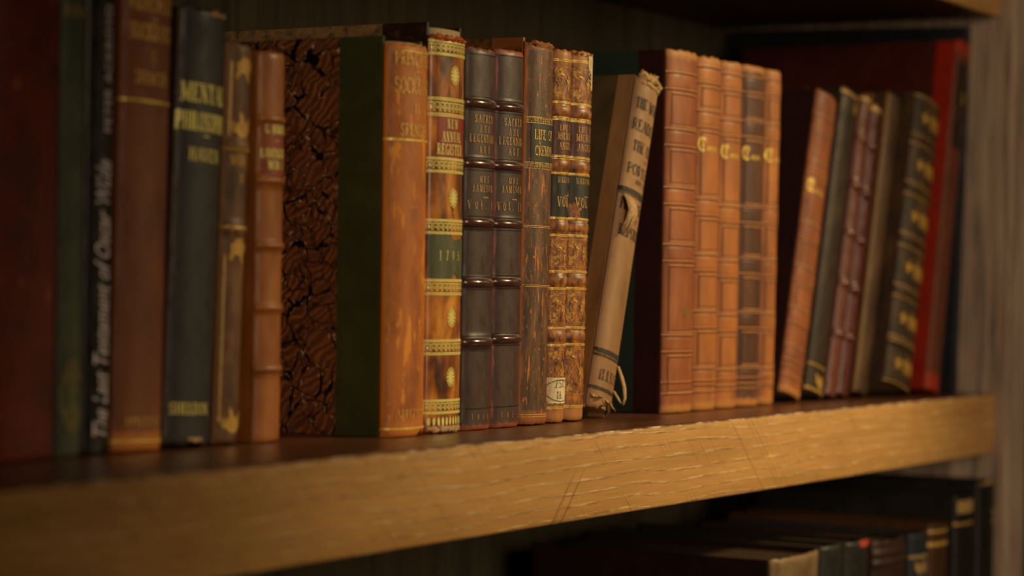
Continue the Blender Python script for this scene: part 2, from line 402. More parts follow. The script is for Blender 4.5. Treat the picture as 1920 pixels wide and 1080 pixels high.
def A(cx, cy, rx, ry, a0, a1, n=8):
    return [(cx+rx*math.cos(math.radians(a0+(a1-a0)*k/n)), cy+ry*math.sin(math.radians(a0+(a1-a0)*k/n))) for k in range(n+1)]
K, k_ = .17, .07
GL = {
 'A': (.72, [(k_, [(.04, 0), (.36, 1)]), (K, [(.36, 1), (.68, 0)]), (k_, [(.15, .35), (.56, .35)])]),
 'B': (.62, [(K, [(.12, 0), (.12, 1)]), (.1, [(.12, 1), (.3, 1)]+A(.3, .77, .22, .23, 90, -90)+[(.12, .54)]), (.1, [(.3, .54)]+A(.33, .27, .25, .27, 90, -90)+[(.12, 0)])]),
 'C': (.66, [(.12, A(.36, .5, .32, .5, 50, 310, 14)), (.06, [(.6, .72), (.6, 1)])]),
 'D': (.7, [(K, [(.12, 0), (.12, 1)]), (.12, [(.12, 1), (.3, 1)]+A(.3, .5, .36, .5, 90, -90, 10)+[(.12, 0)])]),
 'E': (.6, [(K, [(.12, 0), (.12, 1)]), (k_, [(.12, 1), (.56, 1), (.56, .78)]), (k_, [(.12, .52), (.44, .52)]), (k_, [(.12, 0), (.58, 0), (.58, .24)])]),
 'F': (.56, [(K, [(.12, 0), (.12, 1)]), (k_, [(.12, 1), (.54, 1), (.54, .78)]), (k_, [(.12, .52), (.42, .52)])]),
 'G': (.7, [(.12, A(.36, .5, .32, .5, 50, 340, 16)), (.12, [(.62, .02), (.62, .42), (.46, .42)])]),
 'H': (.76, [(K, [(.12, 0), (.12, 1)]), (K, [(.62, 0), (.62, 1)]), (k_, [(.12, .52), (.62, .52)])]),
 'I': (.26, [(K, [(.13, 0), (.13, 1)])]),
 'J': (.42, [(.15, [(.26, 1), (.26, .2)]+A(.12, .18, .14, .18, 0, -150, 5))]),
 'L': (.56, [(K, [(.12, 0), (.12, 1)]), (k_, [(.12, 0), (.54, 0), (.54, .26)])]),
 'M': (.86, [(k_, [(.1, 0), (.1, 1)]), (K, [(.1, 1), (.42, .1)]), (k_, [(.42, .1), (.74, 1)]), (K, [(.74, 1), (.74, 0)])]),
 'N': (.76, [(k_, [(.1, 0), (.1, 1)]), (K, [(.1, 1), (.64, 0)]), (k_, [(.64, 0), (.64, 1)])]),
 'O': (.72, [(.12, A(.36, .5, .32, .5, 0, 360, 18))]),
 'P': (.58, [(K, [(.12, 0), (.12, 1)]), (.1, [(.12, 1), (.3, 1)]+A(.3, .74, .24, .26, 90, -90)+[(.12, .48)])]),
 'R': (.68, [(K, [(.12, 0), (.12, 1)]), (.1, [(.12, 1), (.3, 1)]+A(.3, .75, .23, .25, 90, -90)+[(.12, .5)]), (.15, [(.32, .5), (.62, 0)])]),
 'S': (.54, [(.12, A(.27, .74, .21, .26, 30, 270, 9)+A(.27, .25, .22, .25, 90, -150, 9)), (.05, [(.48, .72), (.48, 1)]), (.05, [(.05, 0), (.05, .28)])]),
 'T': (.64, [(K, [(.32, 0), (.32, 1)]), (k_, [(.04, .76), (.04, 1), (.6, 1), (.6, .76)])]),
 'U': (.72, [(K, [(.12, 1), (.12, .3)]), (.1, A(.37, .3, .25, .3, 180, 360)), (k_, [(.62, .3), (.62, 1)])]),
 'V': (.7, [(K, [(.05, 1), (.36, 0)]), (k_, [(.36, 0), (.66, 1)])]),
 'W': (.96, [(K, [(.05, 1), (.28, 0)]), (k_, [(.28, 0), (.48, .9)]), (K, [(.48, .9), (.7, 0)]), (k_, [(.7, 0), (.92, 1)])]),
 'Y': (.66, [(K, [(.05, 1), (.34, .5)]), (k_, [(.34, .5), (.62, 1)]), (K, [(.34, .5), (.34, 0)])]),
 '-': (.5, [(.09, [(.0, .5), (.5, .5)])]), '.': (.2, [(.16, [(.05, .07), (.14, .07)])]),
 '1': (.34, [(.14, [(.17, 0), (.17, 1)])]), '7': (.5, [(.07, [(.05, .8), (.05, 1), (.46, 1)]), (.14, [(.46, 1), (.2, 0)])]),
 '9': (.52, [(.11, A(.26, .7, .2, .3, 0, 360, 12)), (.11, [(.46, .7), (.42, .3), (.12, 0)])]),
 '5': (.5, [(.08, [(.44, 1), (.12, 1), (.1, .58)]), (.12, A(.24, .3, .22, .3, 110, -140, 9))]),
 '8': (.5, [(.11, A(.25, .76, .18, .24, 0, 360, 10)), (.11, A(.25, .27, .22, .27, 0, 360, 10))]),
 '4': (.54, [(.13, [(.38, 0), (.38, 1)]), (.06, [(.38, 1), (.04, .3), (.52, .3)])]),
}

# ------------------------------------------------------------------ materials
M = {}
M['page'] = pages('old_page_edges', S(205, 180, 135))
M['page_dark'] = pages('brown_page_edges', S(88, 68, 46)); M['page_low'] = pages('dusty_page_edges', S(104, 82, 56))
M['gold'] = gilt('gold_leaf', S(255, 214, 105), .40, .3)
M['gold_bright'] = gilt('bright_gold_leaf', S(255, 238, 138), .27, .15, .32)
M['gold_worn'] = gilt('rubbed_gold_leaf', S(240, 190, 96), .43, .2, .5)
M['gold_dull'] = gilt('dull_gold_leaf', S(170, 140, 75), .44, .3, .5)
M['ink'] = gilt('black_printing', S(46, 36, 28), .42, 0, .7)
M['white_print'] = plain('pale_lettering', S(215, 200, 205), .6, .3, .1)
M['page_white'] = plain('worn_label_paper', S(215, 195, 150), .8, .2, .25, 300)

# wood
def wood_edge():
    t = NT('blond_oak'); v = t.uv(1, 1, 1, obj=True)
    x, y, z = t.sep(v)
    wav = t.noise(t.uv(4.5, 1, 14, obj=True), 1, 2)
    zz = t.math('ADD', z, t.math('MULTIPLY', t.math('SUBTRACT', wav, .5), .022))
    fr = t.math('FRACT', t.math('MULTIPLY', zz, 138))
    ln = t.ramp(fr, [(.0, 0.0), (.38, 0.0), (.49, 1.0), (.55, .9), (.68, 0.0)])
    dk = t.ramp(fr, [(.0, 0.0), (.30, 0.0), (.44, 1.0), (.5, 0.0)])
    dash = t.ramp(t.noise(t.uv(42, 1, 1000, obj=True, off=(3, 0, 0)), 1, 6, .75), [(.49, 0.0), (.55, 1.0)])
    big = t.ramp(t.noise(t.uv(5, 1, 60, obj=True), 1, 4, .6), [(.3, S(178, 132, 72)), (.55, S(200, 150, 84)), (.75, S(216, 166, 98))])
    fine = t.noise(t.uv(30, 1, 1600, obj=True), 1, 4, .6)
    c = t.mix(t.ramp(fine, [(.35, .35), (.6, 0.0)]), big, S(150, 98, 46))
    pores = t.math('MULTIPLY', dk, t.ramp(t.noise(t.uv(70, 1, 700, obj=True, off=(9, 0, 0)), 1, 4, .7), [(.45, 0.0), (.6, .8)]))
    c = t.mix(pores, c, S(105, 62, 28))
    c = t.mix(t.math('MULTIPLY', ln, t.math('MULTIPLY', dash, .65)), c, S(252, 218, 160))
    # saw marks, tilted
    sx = t.math('ADD', t.math('MULTIPLY', x, 1), t.math('MULTIPLY', z, 1.1))
    cb = t.n('CombineXYZ'); t.l(sx, cb.inputs[0])
    saw = t.noise(cb.outputs[0], 330, 3, .6)
    sm = t.math('MULTIPLY', t.ramp(saw, [(.36, 1.0), (.44, 0.0)]), t.ramp(t.noise(t.uv(7, 1, 26, obj=True, off=(1.3, 0, 2.2)), 1, 2), [(.42, 0.0), (.54, .7)]))
    c = t.mix(sm, c, S(120, 76, 36))
    # two long dark scratches
    s2 = t.math('ADD', x, t.math('MULTIPLY', z, -.95))
    for x0, wd, ff in ((.093, .0022, .45), (.1035, .0012, .7)):
        d = t.math('ABSOLUTE', t.math('SUBTRACT', t.math('ADD', s2, t.math('MULTIPLY', t.noise(t.uv(40, 1, 60, obj=True), 1, 2), .003)), x0))
        mr = t.n('MapRange'); t.l(d, mr.inputs[0]); mr.inputs[1].default_value = wd; mr.inputs[2].default_value = wd*.3
        zm = t.n('MapRange'); t.l(z, zm.inputs[0]); zm.inputs[1].default_value = -.016; zm.inputs[2].default_value = -.032
        c = t.mix(t.math('MULTIPLY', t.math('MULTIPLY', mr.outputs[0], zm.outputs[0]), ff), c, S(88, 50, 22))
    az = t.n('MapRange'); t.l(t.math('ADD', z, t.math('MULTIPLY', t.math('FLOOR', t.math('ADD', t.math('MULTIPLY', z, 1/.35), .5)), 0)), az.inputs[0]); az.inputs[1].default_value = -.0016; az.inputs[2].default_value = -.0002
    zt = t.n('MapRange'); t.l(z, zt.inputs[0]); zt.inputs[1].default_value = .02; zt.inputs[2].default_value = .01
    arr = t.math('MULTIPLY', t.math('MULTIPLY', az.outputs[0], zt.outputs[0]), t.ramp(t.noise(t.uv(48, 130, 300, obj=True), 1, 4, .7), [(.5, 0.0), (.6, .9)]))  # chipped arris: pale flecks also paint its glint line into the colour
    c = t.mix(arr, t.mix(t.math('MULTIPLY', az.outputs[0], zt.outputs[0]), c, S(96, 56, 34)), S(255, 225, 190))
    h = t.math('ADD', t.math('MULTIPLY', t.math('MULTIPLY', ln, dash), .8), t.math('SUBTRACT', t.math('MULTIPLY', fine, .25), t.math('ADD', t.math('MULTIPLY', pores, .7), t.math('MULTIPLY', sm, .5))))
    t.bump(h, .45, .0005)
    return t.fin(c, t.ramp(ln, [(0, .62), (1, .4)]), .35)
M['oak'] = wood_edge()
def stain(name, c0, c1, rough, sx=6, sz=400):
    t = NT(name); n = t.noise(t.uv(sx, sz, sz, obj=True), 1, 5, .65, .4)
    t.bump(n, .35, .0006)
    return t.fin(t.ramp(n, [(.35, c0), (.65, c1)]), t.ramp(n, [(.3, rough-.06), (.7, rough+.14)]), .45)
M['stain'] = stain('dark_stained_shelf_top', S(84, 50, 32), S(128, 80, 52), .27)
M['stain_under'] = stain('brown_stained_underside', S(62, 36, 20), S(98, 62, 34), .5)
def rough_panel(name, c0, c1, c2, zs=9, ys=190, bumps=.8):
    t = NT(name); n = t.noise(t.uv(ys, ys, zs, obj=True), 1, 6, .6, .9)
    big = t.noise(t.uv(18, 18, 5, obj=True), 1, 3)
    c = t.ramp(t.mix(.3, n, big), [(.36, c0), (.5, c1), (.64, c2)])
    t.bump(n, bumps, .0012); return t.fin(c, .75, .25)
M['limed'] = rough_panel('limed_side_wood', S(104, 86, 74), S(166, 142, 122), S(196, 172, 148), 7, 170)
M['back'] = rough_panel('dull_olive_back_boards', S(64, 56, 41), S(84, 74, 55), S(96, 85, 65), 4, 60, .3)

# ------------------------------------------------------------------ bookcase
case = bpy.data.objects.new('bookcase', None); COL.objects.link(case); case.location = (0, .12, -.42)
tag(case, 'wooden bookcase with a blond oak shelf edge and pale limed side', 'bookcase')
case_inv = case.location.copy()
def cbox(name, a, b, mat, bev=.001, parent=None, label=None, jit=0):
    o = box(name, a, b, mat, None, bev, None, jit)
    if parent is None: o.parent = case; o.matrix_parent_inverse = Matrix.Translation(-case_inv)
    else: o.parent = parent
    if label: o['label'] = label
    return o
XL, XR, YB = -.62, .79, .25
shelf_front = {}
for z in (0.0, .3597, -.3100):
    zt = z; zb = z-.0494
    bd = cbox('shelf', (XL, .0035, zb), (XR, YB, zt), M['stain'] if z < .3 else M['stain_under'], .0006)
    # front edge strip: its arris is slightly chipped
    bm = bmesh.new(); NX = 560; prof = [(.0035, -.0001), (.0012, -.0002), (.0003, -.0009), (0, -.0022), (0, -.012), (0, -.025), (0, -.038), (0, -.0478), (.0006, -.0491), (.0035, -.0494)]
    rows = []
    for i in range(NX+1):
        x = XL+(XR-XL)*i/NX; r = []
        ch = max(0, noise.noise(Vector((x*35, 2, z)))-.1)*.003+abs(noise.noise(Vector((x*170, 5, z))))*.0003
        for j, (y, dz) in enumerate(prof):
            yy, d2 = y, dz
            if j in (1, 2, 3): yy += ch*(1, 1, .35)[j-1]; d2 -= ch*(.15, .7, 1)[j-1]
            if j in (7, 8): yy += abs(noise.noise(Vector((x*120, 9, z))))*.0004
            r.append(bm.verts.new((x, yy, zt+d2)))
        rows.append(r)
    for a, b in zip(rows, rows[1:]):
        for j in range(len(prof)-1):
            f = bm.faces.new((a[j], b[j], b[j+1], a[j+1])); f.smooth = True
        bm.faces.new((a[0], a[-1], b[-1], b[0]))
    bm.faces.new(rows[0]); bm.faces.new(rows[-1][::-1])
    bmesh.ops.recalc_face_normals(bm, faces=bm.faces[:]); bm.normal_update(); planar_uv(bm)
    me = bpy.data.meshes.new('edge_strip'); bm.to_mesh(me); bm.free()
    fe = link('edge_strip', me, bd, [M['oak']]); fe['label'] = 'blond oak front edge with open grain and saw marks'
side = cbox('side_panel', (XR, -.013, -.42), (XR+.045, YB+.02, .42), M['limed'], .0035, label='pale limed upright with coarse vertical grain')
xs = [XL, -.36, -.08, .2, .48, XR]
for a, b in zip(xs, xs[1:]): cbox('back_board', (a, YB, -.42), (b-.0008, YB+.012, .42), M['back'], .0008)
cbox('side_panel', (XL-.03, -.013, -.42), (XL, YB+.02, .42), M['limed'], .0035)

# ------------------------------------------------------------------ the books on the middle shelf, left to right
G0 = 'old books standing on the middle shelf'
# 1 dark red
M['red_cloth'] = leather('dark_red_cloth', [(.3, S(74, 22, 10)), (.55, S(104, 32, 15)), (.75, S(122, 46, 22))], 40, rough=.6, cloth=True, seed=1, wear=[(S(150, 84, 36), 60, .62, (1, .5))])
B = Book('book', 'dark red cloth book at the left end of the row, nearest the camera', G0, (-.2632, .095, .0002), .046, .262, .155, .006, seed=1)
B.spine(M['red_cloth']); B.body(M['red_cloth'])
# 2 green
M['green_cloth'] = leather('grey_green_cloth', [(.3, S(54, 60, 46)), (.6, S(72, 78, 58)), (.8, S(86, 90, 68))], 50, rough=.6, cloth=True, seed=2)
B = Book('book', 'grey-green cloth book with a faded gilt oval near its foot', G0, (-.2446, .095, .0002), .0178, .255, .15, .004, seed=2)
B.spine(M['green_cloth']); B.body(M['green_cloth'])
T_ = B.tool(); T_.oval(0.0005, 0.0286, .0085, .0175, 24); M['dim_oval'] = gilt('rubbed_out_stamp', S(112, 100, 56), .42, .1, .6)
T_.build('gilt_emblem', M['dim_oval'])
(M['oval'] if 'oval' in M else M.setdefault('oval', gilt('faded_gilt_stamp', S(205, 160, 72), .36, .2, .45)))
T_ = B.tool(); T_.text('POEMS', 0.2065, .005, 0, .75); T_.build('title_lettering', M['gold_dull'])
# 3 black, modern
M['black_gloss'] = leather('black_jacket', [(.3, S(14, 13, 12)), (.7, S(22, 20, 18))], 50, rough=.38, grain=300, gs=.05, seed=3)
B = Book('book', 'black book with pale italic lettering running up its spine', G0, (-.2232, .095, .0002), .0208, .262, .15, .0035, seed=3)
B.spine(M['black_gloss']); B.body(M['black_gloss'])
T_ = B.tool(); T_.font('The Last Testament of Oscar Wilde', .0150, .0060, 0.0069, True, .4, .605, 1.0, .0001); T_.build('title_lettering', M['white_print'], 'white italic title')
T_ = B.tool(); T_.font('PETER ACKROYD', .0074, .0058, 0.1535, True, 0, 1.02, 1.05); T_.build('author_lettering', M['white_print'], 'white capitals of the author name')
# 4 / 8 the sociology pair
def calf_soc(seed, k=1.0):
    return leather('worn_tan_cloth_%d' % seed, [(.25, S(122, 64, 30)), (.5, S(184, 104, 42)), (.75, S(204, 126, 52))], 45, (1, .5), .52, .4,
        wear=[(S(232, 148, 44), 70, .565, (1.6, .4)), (S(222, 140, 60), 210, .64, (1, .8)), (S(112, 62, 32), 50, .63, (1.4, .4))],
        edge=(S(222, 132, 40), (.0195 if seed == 8 else .0178), .0016), ends=(S(196, 118, 44), .006, .2115 if seed == 8 else .224, .006), cloth=True, gs=.45, seed=seed)
def soc_title(B, zt, s=1.0, vol='II', zl=None, zb=.0058, zap=.0135):
    t = B.tool(); L = B.L
    t.text('PRINCIPLES', zt, .0068*s, 0, W=.034*s); t.text('OF', zt-.0072*s, .004*s, 0, W=.006*s); t.text('SOCIOLOGY', zt-.0152*s, .0080*s, 0, W=.034*s)
    t.text(vol, zt-.026*s, .005*s, 0, W=.0045); t.text('-', zt-.0325*s, .007*s, 0, .8, .6); t.text('SPENCER', zt-.0385*s, .0062*s, 0, W=.026*s)
    t.text('APPLETON', zap, .0042*s, 0, W=.028*s)
    t.build('title_lettering', M['gold_worn'])
    g = B.tool(); g.line(zl, .0012); g.line(zb, .0011); g.line(B.H-.0038, .0006, -.012, B.L/2); g.build('gilt_rules', M['gold'])
M['soc1'] = leather('dark_tan_cloth', [(.25, S(92, 48, 26)), (.5, S(116, 62, 34)), (.75, S(132, 76, 42))], 45, (1, .5), .52, .4, wear=[(S(176, 104, 40), 70, .66, (1.6, .4))], edge=(S(160, 96, 44), .0184, .0016), ends=(S(190, 112, 44), .0075, .224, .004), cloth=True, gs=.45, seed=4)
B = Book('book', 'brown leather-look volume with gilt lines between the black and the navy books', 'two volumes of one sociology set', (-.1845, .095, .0002), .0378, .2285, .15, .006, 1.0, seed=4)
B.spine(M['soc1']); B.body(M['green_cloth'], M['soc1'], .02)
soc_title(B, 0.2140, .92, 'I', 0.1701, 0.0052, 0.0127)
# 5 navy Mental Philosophy
M['navy'] = leather('navy_cloth', [(.3, S(28, 25, 27)), (.6, S(40, 36, 38)), (.8, S(56, 50, 48))], 55, rough=.5, spec=.5, cloth=True, seed=5, wear=[(S(92, 74, 52), 90, .68, (1, .5))], edge=(S(100, 80, 60), .0182, .002))
B = Book('book', 'tall navy cloth book with a gilt title and frayed head', G0, (-.1455, .095, .0002), .0382, .2195, .15, .0065, 2.5, seed=5)
B.spine(M['navy'], .0012, .0008, notch=((.008, .007, .0035, True), (.002, .006, .003, False))); B.body(M['navy'])
t = B.tool(); t.text('MENTAL', 0.1730-.0008, .0090, -.001, bold=1.15, W=.0335); t.text('PHILOSOPHY', 0.1589-.0008, .0086, -.001, bold=1.1, W=.0375); t.text('-', 0.1509, .009, 0, 1.0, .8); t.text('HAVEN', 0.1429, .0060, 0, bold=1.1, W=.0235); t.text('SHELDON', 0.0163, .0052, -.003, bold=1.1, W=.028)
t.build('title_lettering', M['gold_bright'])
def tuft(B, name, mat, u0, u1, z, n=8, h=.003, seed=3, down=False, spread=.0015):
    """frayed scraps of leather or cloth: small curled tapering strips rooted on the spine's edge"""
    r = random.Random(seed); bm = bmesh.new(); uvl = bm.loops.layers.uv.verify()
    for i in range(n):
        u = u0+(u1-u0)*(i+.5)/n+r.uniform(-.3, .3)*(u1-u0)/n; w_ = (u1-u0)/n*r.uniform(.6, 1.2); hh = h*r.uniform(.15, .8); w_ *= 1.5; rows = []
        cx, cy = r.uniform(-1, 1)*spread, -r.uniform(.2, 1)*spread
        for k in range(5):
            f = k/4; dz = (-1 if down else 1)*hh*f; wk = w_*(1-.45*f*f)/2*(1+.25*math.sin(k*2.1+i)); rr = []
            for j, s_ in enumerate((-1, 0, 1)):
                for lay in (0, 1):
                    p = B.surf(u+s_*wk, z, .0002-lay*.0005); p += Vector((cx*f*f, cy*f*f*(1 if j != 1 else 1.3), dz+(.0003*math.sin(i*3+j*2) if k else 0)))
                    rr.append(p)
            rows.append([bm.verts.new(p) for p in rr])
        for a, b in zip(rows, rows[1:]):
            for q in ((0, 2, 2, 0), (2, 4, 4, 2)): bm.faces.new((a[q[0]], a[q[1]], b[q[2]], b[q[3]]))
            for q in ((3, 1, 1, 3), (5, 3, 3, 5)): bm.faces.new((a[q[0]], a[q[1]], b[q[2]], b[q[3]]))
            bm.faces.new((a[1], a[0], b[0], b[1])); bm.faces.new((a[4], a[5], b[5], b[4]))
        e = rows[-1]; bm.faces.new((e[0], e[2], e[3], e[1])); bm.faces.new((e[2], e[4], e[5], e[3]))
    for f in bm.faces: f.smooth = True
    planar_uv(bm); me = bpy.data.meshes.new(name); bm.to_mesh(me); bm.free(); return link(name, me, B.e, [mat])
def crumple(B, name, mat, u0, u1, z, rad=.0016, seed=5, wob=.6):
    """a crushed roll of leather or cloth following the spine's end"""
    bm = bmesh.new(); rows = []; N = 46; K_ = 9
    for i in range(N+1):
        f = i/N; u = u0+(u1-u0)*f; c = B.surf(u, z, -.0002); n = B.surf(u, z, .002)-B.surf(u, z, 0); n.normalize(); rr = []
        e = min(1, f*9, (1-f)*9)**.5
        for k in range(K_):
            a = 2*pi*k/K_; q = noise.noise(Vector((u*420, math.cos(a)*1.3+seed, math.sin(a)*1.3)))
            R_ = rad*e*(1+wob*q*1.6); rr.append(bm.verts.new(c+n*R_*math.cos(a)+Vector((0, 0, R_*math.sin(a)*1.35+noise.noise(Vector((u*300, seed, 0)))*rad*.8))))
        rows.append(rr)
    for a, b in zip(rows, rows[1:]):
        for k in range(K_): bm.faces.new((a[k], a[(k+1) % K_], b[(k+1) % K_], b[k]))
    bm.faces.new(rows[0]); bm.faces.new(rows[-1][::-1])
    for f in bm.faces: f.smooth = True
    bmesh.ops.recalc_face_normals(bm, faces=bm.faces[:]); bm.normal_update(); planar_uv(bm)
    me = bpy.data.meshes.new(name); bm.to_mesh(me); bm.free(); return link(name, me, B.e, [mat])
M['fray_pale'] = plain('frayed_pale_cloth', S(205, 165, 118), .8, .2, .35, 500)
M['fray_tan'] = plain('frayed_tan_cloth', S(196, 158, 100), .8, .2, .4, 500)
M['fray_red'] = plain('torn_orange_leather', S(205, 92, 34), .6, .3, .45, 600)
M['fray_brown'] = plain('torn_brown_leather', S(170, 104, 54), .7, .3, .45, 600)
M['fray_maroon'] = plain('rubbed_maroon_leather', S(132, 62, 50), .6, .3, .4, 600)
tuft(B, 'frayed_head', M['fray_pale'], .0, .014, B.H-.003, 5, .0035, 5); tuft(B, 'frayed_tail', M['fray_pale'], -.004, .006, .0045, 4, .0035, 6, True)
# 6 gilt tooled calf
M['tree1'] = leather('mottled_calf', [(.3, S(64, 40, 26)), (.5, S(104, 68, 42)), (.7, S(138, 92, 54))], 60, (1, .6), .5, .45, wear=[(S(160, 112, 58), 120, .64, (1, .6))], edge=(S(150, 108, 64), .0092, .0015), seed=6)
B = Book('book', 'slim calf book with large gilt leaf ornaments leaning on the navy book\'s right side', G0, (-.1232, .0945, .0002), .0198, .2055, .14, .006, 2.0, bands=((0.1526, .003, .001), (0.1098, .003, .001)), seed=6)
B.spine(M['tree1'], .0008); B.body(M['tree1'])
t = B.tool()
for zc, dr in ((.198, -1), (0.1573, 1), (0.1049, -1), (.006, 1)):
    for a in (-.75, 0, .7): t.leaf(.0005, zc, .013, dr*pi/2+a, .42)
t.scroll(-.004, 0.1076, .004); t.scroll(.004, 0.1076, .004, 2)
t.line(0.1507, .0014); t.line(0.1109, .001)
for a, b in ((0.1952, 0.1584), (0.0967, 0.0122)): t.stroke([(-.0085, a), (-.0085, b)], .0009); t.stroke([(.0085, a), (.0085, b)], .0009)
t.text('WORKS', 0.1428, .0045, 0, .8, 1.2); t.text('II', 0.1339, .0045, 0, .8)
t.build('gilt_ornament', M['oval'])
# 7 tan with raised bands
M['tan7'] = leather('tan_calf', [(.25, S(128, 70, 34)), (.5, S(160, 94, 44)), (.75, S(184, 116, 54))], 40, (1, .5), .42, .5, wear=[(S(205, 140, 60), 120, .7, (1, .7))], seed=7, gs=.2)
Z7 = [0.1684, 0.1364, 0.1026, 0.0702, 0.0384]
B = Book('book', 'slim tan calf book with five raised bands and empty shelf to its right', G0, (-.0912, .0905, .0002), .0238, .2035, .145, .0055, 0, bands=[(z, .0021, .0016) for z in Z7], seed=7)
B.spine(M['tan7'], .0003); B.body(M['tan7'])
M['lab7'] = leather('red_brown_label', [(.3, S(128, 58, 36)), (.7, S(152, 72, 44))], 60, rough=.45, seed=17)
B.patch('title_label', M['lab7'], -B.L/2+.004, B.L/2-.003, Z7[1]+.0028, Z7[0]-.0028, .0002)
t = B.tool(); t.text('G. BORROW', 0.1609, .0042, .0012, .62, 1.3); t.text('-', 0.1549, .0045, .001, 1.4); t.text('LAVENGRO', 0.1483, .0044, 0, .72, 1.3); t.text('WORKS', 0.1424, .0042, .001, .8, 1.3)
t.build('title_lettering', M['gold_bright'])
# 8 Principles of Sociology, marbled side
M['soc2'] = calf_soc(8)
M['marble'] = marbled('shell_marbled_paper', S(176, 110, 64), S(124, 76, 46), S(18, 17, 22), S(225, 190, 150))
M['marble2'] = mottled('pale_mottled_paper', [(.3, S(60, 50, 45)), (.42, S(130, 105, 75)), (.6, S(175, 135, 85)), (.75, S(190, 155, 110))])
M['green_leather'] = leather('green_cloth_side', [(.3, S(58, 64, 32)), (.7, S(80, 84, 42))], 30, rough=.7, cloth=True, gs=.25, seed=18)
B = Book('book', 'tan volume with a marbled paper and green cloth side facing the gap', 'two volumes of one sociology set', (.0094, .066, .0002), .0403, .2145, .152, .0092, -.3, seed=8)
B.spine(M['soc2'], .0006, .0004, notch=((.012, .006, .0035, False),))
bo = B.body(M['marble'], M['green_leather'], .0285, Hb=.2190)
soc_title(B, 0.2032, 1.0, 'II', 0.1623, 0.0047, 0.0106)
# 9 New Annual Register
M['tree9'] = leather('tree_calf', [(.35, S(72, 38, 20)), (.45, S(132, 74, 30)), (.56, S(190, 116, 40)), (.68, S(228, 158, 62))], 62, (1.1, .45), .36, .5, detail=6, wear=[(S(58, 30, 18), 70, .63, (1, .5))], ends=(S(120, 60, 34), .006, .218, .004), seed=9, gs=.12, coat=.25)
M['corner9'] = leather('dark_corner_leather', [(.3, S(40, 22, 18)), (.6, S(62, 36, 26)), (.8, S(120, 78, 50))], 120, rough=.5, seed=19)
M['lab9r'] = leather('red_label', [(.3, S(128, 42, 26)), (.7, S(160, 62, 38))], 80, (1, .5), .42, .45, seed=29, gs=.15)
M['lab9g'] = leather('green_label', [(.3, S(66, 72, 48)), (.7, S(98, 100, 70))], 60, (2, .4), .45, .4, seed=39, gs=.15)
B = Book('book', 'gilt calf volume with fret bands, red and green labels and a torn orange head', G0, (.0482, .0652, .0002), .0371, .2225, .158, .0064, 0, seed=9)
B.spine(M['tree9'], .0016, .0012); B.body(M['marble2'], M['corner9'], .030, Hb=.2305)
B.patch('title_label', M['lab9r'], -B.L/2+.0075, B.L/2-.001, 0.1550, 0.1777, .0008, label='red leather label')
B.patch('date_label', M['lab9g'], -B.L/2+.002, B.L/2-.001, 0.0868, 0.1114, .0008, [(.006, 0.1114, .007, .003), (.004, 0.0868, .0022, .0035)], label='green leather label with torn corners')
t = B.tool(); Lh = B.L/2
def fret(t, zb, zt, lines=True):
    h = zt-zb
    t.key(zb+h*.28, zb+h*.74, 10, .00062)
    for f in (.0, .11, .9, 1.0): t.line(zb+h*f, .00068)
for zt, zb in ((0.2201, 0.2121), (0.1879, 0.1780), (0.1544, 0.1464), (0.1198, 0.1120), (0.0862, 0.0778), (0.0523, 0.0442), (0.0187, 0.0112)): fret(t, zb, zt)
t.build('gilt_fret_bands', M['gold_bright'])
t = B.tool()
for zr in (0.2011, 0.1322, 0.0649, 0.0315): t.rosette(.001, zr, .0042, .0052)
for k in range(11): t.oval(-Lh+.004+(2*Lh-.006)*k/10, 0.0067, .0011, .0024, 10)
t.build('gilt_rosettes', M['gold_bright'])
t = B.tool(); t.text('NEW', 0.1714, .0050, -.0005, bold=.85, gap=.5, W=.0105); t.text('ANNUAL', 0.1638, .0054, -.0005, bold=.9, gap=.3, W=.019); t.text('REGISTER', 0.1565, .0058, -.0015, bold=.95, gap=.25, W=.0245); t.build('title_lettering', M['gold_bright'])
t = B.tool(); t.text('1795', 0.0973, .0050, -.001, bold=.8, gap=1.2, W=.0195); t.build('date_lettering', M['gold_bright'])
tuft(B, 'torn_head', M['fray_red'], -Lh+.004, Lh-.006, B.H-.003, 12, .0038, 11, spread=.002); crumple(B, 'crushed_headcap', M['fray_red'], -Lh+.003, Lh-.003, B.H-.0006, .0010, 9, .9)
tuft(B, 'torn_head', M['fray_brown'], -Lh+.001, Lh-.002, B.H-.003, 16, .0035, 21, spread=.0015)
tuft(B, 'frayed_headband', M['fray_pale'], -Lh+.003, Lh-.003, .0040, 24, .0030, 12, True, .0008); crumple(B, 'frayed_headband', M['fray_pale'], -Lh+.002, Lh-.002, .0022, .0010, 21, .9)
